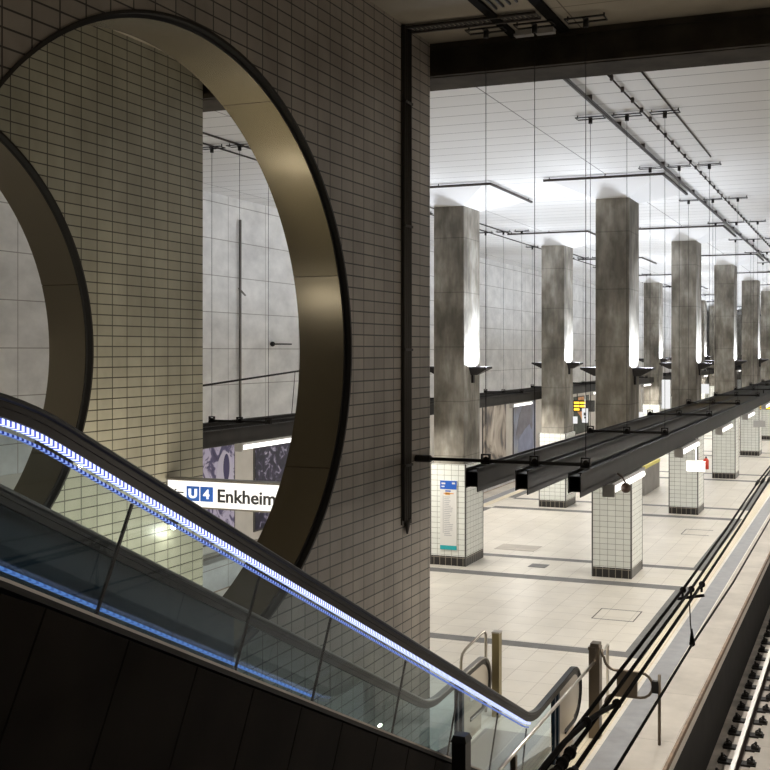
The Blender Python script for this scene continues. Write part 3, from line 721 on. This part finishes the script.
# ------------------------------------------------------------------ the line sign
SY = 11.42
t = empty('line_sign', (-7.5, SY, -2.06)); tag(t, 'lit white station sign with blue U 4 squares and the word Enkheim', 'sign')
make('light_panel', MB().box(-8.71, -6.25, SY, SY+.14, -2.035, -1.70), 'sign_lit', t)
make('frame', MB().box(-8.72, -6.23, SY-.01, SY+.15, -1.70, -1.675).box(-8.72, -6.23, SY-.01, SY+.15, -2.055, -2.035).box(-6.25, -6.23, SY-.01, SY+.15, -2.055, -1.68), 'grey_rail', t)
make('mount', MB().box(-8.75, -8.71, SY+.02, SY+.12, -2.0, -1.74), 'grey_rail', t)
make('blue_square', MB().box(-8.41, -8.215, SY-.008, SY, -1.96, -1.768), 'blue', t)
make('blue_square', MB().box(-8.197, -8.005, SY-.008, SY, -1.96, -1.768), 'blue', t)
emit('letter_white', (1, 1, 1), 1.2)
text_mesh('letter', 'U', .13, .125, -8.375, SY-.012, -1.925, 'letter_white', t, .05)
text_mesh('letter', '4', .095, .125, -8.15, SY-.012, -1.925, 'letter_white', t, .03)
text_mesh('letters', 'Enkheim', .86, .172, -7.93, SY-.006, -1.962, 'ink', t, .02)
b = MB().box(-8.62, -8.46, SY-.006, SY, -1.865, -1.848)
b.prism_x([(SY-.006, 0), (SY, 0), (SY, .001)], 0, .001) if False else None
b.hexa([(-8.64, SY-.006, -1.857), (-8.58, SY-.006, -1.81), (-8.565, SY-.006, -1.82), (-8.615, SY-.006, -1.857)], [(-8.64, SY, -1.857), (-8.58, SY, -1.81), (-8.565, SY, -1.82), (-8.615, SY, -1.857)])
b.hexa([(-8.64, SY-.006, -1.857), (-8.615, SY-.006, -1.857), (-8.565, SY-.006, -1.894), (-8.58, SY-.006, -1.904)], [(-8.64, SY, -1.857), (-8.615, SY, -1.857), (-8.565, SY, -1.894), (-8.58, SY, -1.904)])
make('arrow', b, 'ink', t)

# ------------------------------------------------------------------ escalator
M = .5217; A = math.atan(M)
def rail_path(flat_top=-.10, y_start=2.2, y_end=13.55, n=10):
    """top line of the handrail in the Y-Z plane with unit normals"""
    pts = []
    la = lambda y: -.936-M*(y-5.288)
    y_i = 5.288+(-.936-flat_top)/M
    def corner(yc, zc, a0, a1, T):
        R_ = T/math.tan(abs(a1-a0)/2); out = []
        sgn = 1 if a1 > a0 else -1
        y0_, z0_ = yc-T*math.cos(a0), zc-T*math.sin(a0)
        cy, cz = y0_-sgn*R_*math.sin(a0), z0_+sgn*R_*math.cos(a0)
        for i in range(n+1):
            a = a0+(a1-a0)*i/n
            out.append((cy+sgn*R_*math.sin(a), cz-sgn*R_*math.cos(a), -math.sin(a), math.cos(a)))
        return out
    pts.append((y_start, flat_top, 0, 1))
    pts += corner(y_i, flat_top, 0, -A, .52)
    y_j = 5.288+(4.345-.936)/M
    c2 = corner(y_j, -4.345, -A, 0, .30)
    # subdivide the straight flight
    a = pts[-1]; b_ = c2[0]
    for i in range(1, 12):
        t_ = i/12; pts.append((a[0]+(b_[0]-a[0])*t_, a[1]+(b_[1]-a[1])*t_, math.sin(A), math.cos(A)))
    pts += c2; pts.append((y_end, -4.30, 0, 1))
    return pts
def fixn(p):
    out = []
    for i, (y, z, _, _) in enumerate(p):
        a = p[max(0, i-1)]; b_ = p[min(len(p)-1, i+1)]
        ty, tz = b_[0]-a[0], b_[1]-a[1]; l = math.hypot(ty, tz); ty /= l; tz /= l
        out.append((y, z, -tz, ty))
    return out
def loop_end(y_end, z, r, n=14):
    return [(y_end+r*math.sin(PI*i/n), z-r+r*math.cos(PI*i/n), math.sin(PI*i/n), math.cos(PI*i/n)) for i in range(1, n+1)]
HP = fixn([(p[0], p[1]-.015, 0, 1) for p in rail_path(y_end=13.65)])
def clip(path, ya, yb):
    """part of the path between two stations, by Y of the handrail point"""
    out = []
    for p, q in zip(path, path[1:]):
        if q[0] <= ya or p[0] >= yb: continue
        def at(y):
            t_ = (y-p[0])/(q[0]-p[0]); return tuple(p[k]+(q[k]-p[k])*t_ for k in range(4))
        s_ = at(max(ya, p[0])); e_ = at(min(yb, q[0]))
        if not out: out.append(s_)
        out.append(e_)
    return out
esc = empty('escalator', (-4.5, 8, FZ)); tag(esc, 'escalator with glass balustrades and blue-lit handrail going down to the platform', 'escalator')
XN, XF = -3.80, -5.14
belt = [(.030, .030), (.041, .022), (.042, .010), (.034, .001), (-.034, .001), (-.042, .010), (-.041, .022), (-.030, .030)]
SEAM = [2.25, 3.40, 4.76, 6.02, 6.99, 8.33, 9.56, 10.72, 11.70, 12.72]
for X, near in ((XN, True), (XF, False)):
    full = HP+loop_end(13.65, -4.315, .375)+[(13.2, -5.065, 0, -1)]
    top = [(2.2-.38*math.sin(PI*i/12), -.10-.38+.38*math.cos(PI*i/12), -math.sin(PI*i/12), math.cos(PI*i/12)) for i in range(12, 0, -1)]
    full = top+full
    make('handrail', MB().sweep(full, [(X+a, d) for a, d in belt]), 'rubber' if near else 'grey_rail', esc)
    gd = [(.026, .030), (.026, .060), (.020, .062), (.020, .105), (-.020, .105), (-.020, .062), (-.026, .060), (-.026, .030)]
    make('handrail_guide', MB().sweep(full, [(X+a, d) for a, d in gd]), 'guide', esc)
    if near:
        lp = clip(HP, 2.3, 11.75)
        make('led_or_reflection', MB().sweep(lp, [(X+.028, .112), (X+.028, .138), (X-.012, .138), (X-.012, .112)]), 'led', esc)
        make('led_or_reflection', MB().sweep(lp, [(X+.012, .164), (X+.012, .176), (X-.012, .176), (X-.012, .164)]), 'led_reflection', esc)  # the LED's reflection in the glass, built as a dim glowing strip
        make('led_or_reflection', MB().sweep(clip(HP, 2.4, 7.1), [(X-.05, .738), (X-.05, .750), (X-.09, .750), (X-.09, .738)]), 'led_low_reflection', esc)  # handrail LED mirrored near the deck, modelled as a glowing line
    # glass panels
    for a, b_ in zip(SEAM, SEAM[1:]):
        gp = clip(HP, a+.006, b_-.006)
        make('glass_panel', MB().sweep(gp, [(X+.006, .10), (X+.006, .80), (X-.006, .80), (X-.006, .10)]), 'glass', esc)
        if near and a > 2.3:
            se = clip(HP, a-.007, a+.007)
            make('glass_joint', MB().sweep(se, [(X+.007, .185), (X+.007, .80), (X-.007, .80), (X-.007, .185)]), 'rubber', esc)
    cl = clip(HP, 2.25, 12.9)
    make('edge_trim', MB().sweep(cl, [(X+.040, .80), (X+.040, .815), (X-.04, .815), (X-.04, .80)] if near else [(X+.04, .80), (X+.04, .815), (X-.03, .815), (X-.03, .80)]), 'trim_steel', esc)
    make('deck', MB().sweep(cl, [(X+.040, .815), (X+.040, .845), (X-.10, .845), (X-.10, .815)] if near else [(X+.10, .815), (X+.10, .845), (X-.04, .845), (X-.04, .815)]), 'deck', esc)
    # newel at the bottom
    plate = [(12.98, -4.44)]+[(13.65+.27*math.sin(PI*i/14), -4.69+.27*math.cos(PI*i/14)) for i in range(15)]+[(13.62, -5.3), (12.98, -5.3)]
    make('newel_plate', MB().prism_x(plate, X-.022, X+.022), 'newel_plate', esc)
    for yj in (12.76, 12.93):
        make('newel_jamb', MB().box(X-.025, X+.025, yj-.03, yj+.03, -5.3, -4.44), 'dark_panel', esc)
# outer cladding with seams square to the slope
st = [2.165+.6045*i for i in range(17)]
def cl_pt(y, d):
    p = clip(HP, y, y+.01)[0]; return (p[0]-p[2]*d, p[1]-p[3]*d)
k = 0
yy = 2.9-.31
seams = []
while yy < 12.4: seams.append(yy); yy += .6045
for a, b_ in zip(seams, seams[1:]):
    p1, p2 = cl_pt(a+.006, .858), cl_pt(b_-.006, .858)
    q1, q2 = cl_pt(a+.006, 2.0), cl_pt(b_-.006, 2.0)
    if p1[1] < -5.2: continue
    def cut(p, q):
        if q[1] >= FZ: return q
        t_ = (FZ-p[1])/(q[1]-p[1]); return (p[0]+(q[0]-p[0])*t_, FZ)
    make('cladding_panel', MB().prism_x([p1, p2, cut(p2, q2), cut(p1, q1)], XN-.01, XN+.035), 'cladding', esc)
bb = []
for y in (2.7, 6, 9, 11.2): bb.append(cl_pt(y, .88))
und = [cl_pt(11.0, .90), cl_pt(9.5, 1.98), cl_pt(6, 1.98), cl_pt(2.9, 1.98)]
make('truss', MB().prism_x([cl_pt(2.7, .846), cl_pt(6, .846), cl_pt(9, .846), cl_pt(11.6, .846), (11.9, FZ), (11.2, FZ), (9.1, FZ), cl_pt(6, 1.97), cl_pt(2.8, 1.97)], XN-.09, XN-.03), 'cladding_gap', esc)
make('truss', MB().prism_x([cl_pt(2.7, .846), cl_pt(6, .846), cl_pt(9, .846), cl_pt(11.6, .846), (11.9, FZ), (11.2, FZ), (9.1, FZ), cl_pt(6, 1.97), cl_pt(2.8, 1.97)], XF-.04, XF+.03), 'cladding_gap', esc)
# steps
for i in range(26):
    y = 3.15+.385*i; z = -1.02-.2008*i
    if z < FZ+.06: break
    make('step', MB().box(XF+.09, XN-.13, y, y+.43, z-.20, z-.01), 'step', esc)
make('comb_plate', MB().box(XF+.09, XN-.13, 11.3, 13.6, FZ+.001, FZ+.02), 'trim_steel', esc)
make('skirt', MB().prism_x([cl_pt(2.7, .80), cl_pt(6, .80), cl_pt(11.3, .80), (12.9, -5.14), (12.9, FZ), (11.6, FZ), cl_pt(9, 1.25), cl_pt(2.7, 1.25)], XN-.115, XN-.10), 'dark_panel', esc)
make('skirt', MB().prism_x([cl_pt(2.7, .80), cl_pt(6, .80), cl_pt(11.3, .80), (12.9, -5.14), (12.9, FZ), (11.6, FZ), cl_pt(9, 1.25), cl_pt(2.7, 1.25)], XF+.10, XF+.115), 'dark_panel', esc)
for (y, z) in ((10.2, -4.08), (11.1, -4.62)):
    make('comb_light', MB().ball((XF+.13, y, z), .02, 1, 2.2, .8), 'pilot', esc)
# label stickers on the far newel
make('sticker', MB().box(XF+.024, XF+.028, 13.2, 13.42, -4.80, -4.60), 'white_paint', esc)
# dark parapet behind the far balustrade
pp = [cl_pt(2.6, .04), cl_pt(5.0, .04), cl_pt(7.8, .04)]
tag(make('side_parapet', MB().prism_x([(2.6, -.18), pp[1], pp[2], (pp[2][0], -4.2), (2.6, -4.2)], -5.27, -5.24), 'dark_panel', loc=(-5.25, 5, -4.2)),
    'dark blue steel parapet panel behind the far glass balustrade, lower left', 'parapet')

# ------------------------------------------------------------------ barriers at the escalator foot
def arc(c, r, a0, a1, n=8, y=13.84):
    return [(c[0]+r*math.cos(a0+(a1-a0)*i/n), y, c[1]+r*math.sin(a0+(a1-a0)*i/n)) for i in range(n+1)]
t = empty('gate_barrier', (-3.2, 13.84, FZ)); tag(t, 'steel loop gate with a dark plate between square post and thin post, right of escalator', 'barrier')
make('post', MB().box(-3.60, -3.45, 13.77, 13.92, FZ, -4.05), 'steel_dark', t)
make('post_cap', MB().box(-3.61, -3.50, 13.76, 13.93, -4.09, -4.05).box(-3.58, -3.46, 13.77, 13.92, -4.05, -4.00), 'steel_dark', t)
lp = [(-3.44, 13.84, -4.08)]+[(-3.42, 13.84, -4.18)]+arc((-3.24, -4.19), .16, PI, PI*1.5)+[(-2.90, 13.84, -4.35)]+arc((-2.90, -4.52), .17, PI/2, -PI/2)+[(-3.25, 13.84, -4.69)]+arc((-3.26, -4.81), .12, PI/2, PI)+[(-3.38, 13.84, -4.86)]
make('loop', MB().tube(lp, .019, 10), 'steel_dark', t)
make('plate', MB().box(-3.22, -2.94, 13.82, 13.86, -4.68, -4.36), 'steel_dark', t)
make('thin_post', MB().tube([(-2.64, 13.84, FZ), (-2.64, 13.84, -4.35)], .022, 10), 'steel_dark', t)
make('latch', MB().box(-2.74, -2.65, 13.81, 13.87, -4.60, -4.44), 'black_steel', t)
t = empty('tube_barrier', (-3.55, 14.4, FZ)); tag(t, 'thin bent steel tube barrier behind the square post right of the escalator', 'barrier')
make('tube_frame', MB().tube([(-3.52, 13.95, -4.20), (-3.54, 14.3, -4.24), (-3.57, 14.72, -4.27), (-3.58, 14.80, -4.30), (-3.59, 14.82, -4.38), (-3.59, 14.82, FZ)], .022, 10), 'steel', t)
t = empty('stair_rail', (-3.55, 11, FZ)); tag(t, 'long pale steel pipe handrail running to the square post, lower right', 'railing')
make('pipe', MB().tube([(-3.53, 8.2, -4.26), (-3.53, 13.78, -4.26)], .021, 10), 'steel', t)
make('support', MB().box(-3.56, -3.50, 10.35, 10.41, FZ, -4.28), 'steel_dark', t)
make('support', MB().box(-3.56, -3.50, 9.0, 9.06, FZ, -4.28), 'steel_dark', t)
t = empty('black_bollard', (-3.6, 8.97, FZ)); tag(t, 'glossy black square bollard in front of the escalator cladding, bottom centre', 'bollard')
make('shaft', MB().box(-3.70, -3.56, 9.06, 9.20, FZ, -3.69), 'rubber', t)
make('cap', MB().hexa([(-3.71, 9.05, -3.69), (-3.55, 9.05, -3.69), (-3.55, 9.21, -3.69), (-3.71, 9.21, -3.69)], [(-3.69, 9.07, -3.63), (-3.57, 9.07, -3.63), (-3.57, 9.19, -3.63), (-3.69, 9.19, -3.63)]), 'rubber', t)
# mirrored barrier on the far side
t = empty('square_post', (-5.0, 14.05, FZ)); tag(t, 'tall square brass-coloured post left of the escalator foot', 'post')
make('shaft', MB().box(-5.13, -5.02, 14.10, 14.22, FZ, -4.09), 'bronze', t); make('cap', MB().box(-5.135, -5.015, 14.095, 14.225, -4.09, -4.07), 'trim_steel', t)
t = empty('tube_barrier', (-5.4, 14.1, FZ)); tag(t, 'bent steel tube barrier left of the brass-coloured post', 'barrier')
make('tube_frame', MB().tube([(-5.53, 13.9, FZ), (-5.53, 13.9, -4.48), (-5.52, 13.92, -4.38), (-5.49, 13.97, -4.32), (-5.33, 14.24, -4.13), (-5.30, 14.27, -4.12), (-5.29, 14.28, -4.17), (-5.29, 14.28, FZ)], .022, 10), 'steel', t)

# ------------------------------------------------------------------ lights (at the lamps built above, plus added fill lamps)
def area(x, y, z, sx, sy, w, col, rot, spread=PI):
    l = bpy.data.lights.new('lamp', 'AREA'); l.shape = 'RECTANGLE'; l.size = sx; l.size_y = sy; l.energy = w; l.color = col; l.spread = spread
    o = bpy.data.objects.new('lamp_light', l); COL.objects.link(o); o.location = (x, y, z+EYE); o.rotation_euler = rot; return o
UPW = 170; TBW = 98
for x, y in LAMPS:
    if y > 100: continue
    area(x, y, -.428, .26, .24, UPW, (.82, .89, 1), (PI, 0, 0))
for x, y in TUBES:
    if y > 90: continue
    area(x, y, -1.80, .06, 1.9, TBW, (1, .95, .86), (0, 0, 0))
# small stair wall lamps; the last two unseen, added where the lining's highlights point
for i, (y, z, w_) in enumerate(((11.42, -2.30, 5), (8.2, -3.3, 26), (4.7, -1.4, 26))):
    lb = ('small wall lamp under the lit line sign on the farther tiled wall', 'unseen wall lamp low on the farther tiled wall below the round opening', 'unseen wall lamp on the farther tiled wall near the stair top')[i]
    t = empty('stair_lamp', (-8.70, y, z)); tag(t, lb, 'wall lamp', 'small lamps on the farther tiled wall')
    make('arm', MB().box(-8.748, -8.66, y-.03, y+.03, z+.03, z+.07), 'black_steel', t)
    make('head', MB().box(-8.68, -8.56, y-.06, y+.06, z+.02, z+.09), 'black_steel', t)
    make('bulb', MB().ball((-8.62, y, z-.02), .035), 'bulb', t)
    l = bpy.data.lights.new('lamp', 'POINT'); l.energy = w_; l.color = (1, .94, .78); l.shadow_soft_size = .06
    o = bpy.data.objects.new('lamp_light', l); COL.objects.link(o); o.location = (-8.62, y, z-.10+EYE)
t = empty('back_fill_lamp', (-5.95, 9.5, -3.3)); tag(t, 'unseen long tube lamp added low on the back of the nearer tiled wall', 'tube lamp')  # hidden tube, added to brighten the farther tiled wall
make('housing', MB().box(-5.93, -5.862, 6.0, 11.6, -3.30, -3.20), 'housing', t)
make('tube', MB().tube([(-5.95, 6.1, -3.25), (-5.95, 11.5, -3.25)], .018), 'tube', t)
o = area(-5.99, 8.9, -3.25, 5.2, .08, 260, (1, .93, .76), (PI/2, 0, PI/2))
for i, y in enumerate((12.5, 17.5)):  # out-of-view tubes, added as fill light for the near hall
    t = empty('wall_fill_lamp', (2.98, y, -1.6)); tag(t, '%s unseen tube lamp added on the track wall to the right of the viewer' % ORD[i], 'tube lamp', 'added tube lamps on the right track wall')
    make('housing', MB().box(2.90, 3.0, y-.8, y+.8, -1.55, -1.45), 'housing', t)
    make('tube', MB().tube([(2.92, y-.75, -1.60), (2.92, y+.75, -1.60)], .03), 'tube', t)
    area(2.86, y, -1.60, 1.5, .08, 52, (1, .91, .80), (PI/2, 0, PI/2))
# unseen ceiling lamp behind the viewer, added to light the near hall
t = empty('ceiling_fill_lamp', (-1.5, -1.5, 3.8)); tag(t, 'unseen added ceiling lamp over the mezzanine behind the viewer', 'ceiling lamp')
make('diffuser', MB().box(-2.1, -.9, -1.6, -1.4, 3.80, 3.90), 'sign_small', t)
area(-1.5, -1.5, 3.78, 1.2, .2, 135, (1, .88, .70), (0, 0, 0))

# ------------------------------------------------------------------ world, camera, view
w = bpy.data.worlds.new('world'); SC.world = w; w.use_nodes = True
w.node_tree.nodes['Background'].inputs[0].default_value = (.01, .01, .01, 1); w.node_tree.nodes['Background'].inputs[1].default_value = .3
cam = bpy.data.cameras.new('camera'); co = bpy.data.objects.new('camera', cam); COL.objects.link(co)
co.location = (0, 0, EYE); co.rotation_euler = (PI/2, 0, math.atan(370/1036.))
cam.sensor_width = 36; cam.lens = 1036/770*36; cam.shift_x = (385-498)/770; cam.shift_y = -(385-351)/770
cam.clip_start = .05; cam.clip_end = 400
SC.camera = co
SC.view_settings.view_transform = 'Standard'; SC.view_settings.look = 'None'; SC.view_settings.gamma = 1
SC.view_settings.exposure = 0
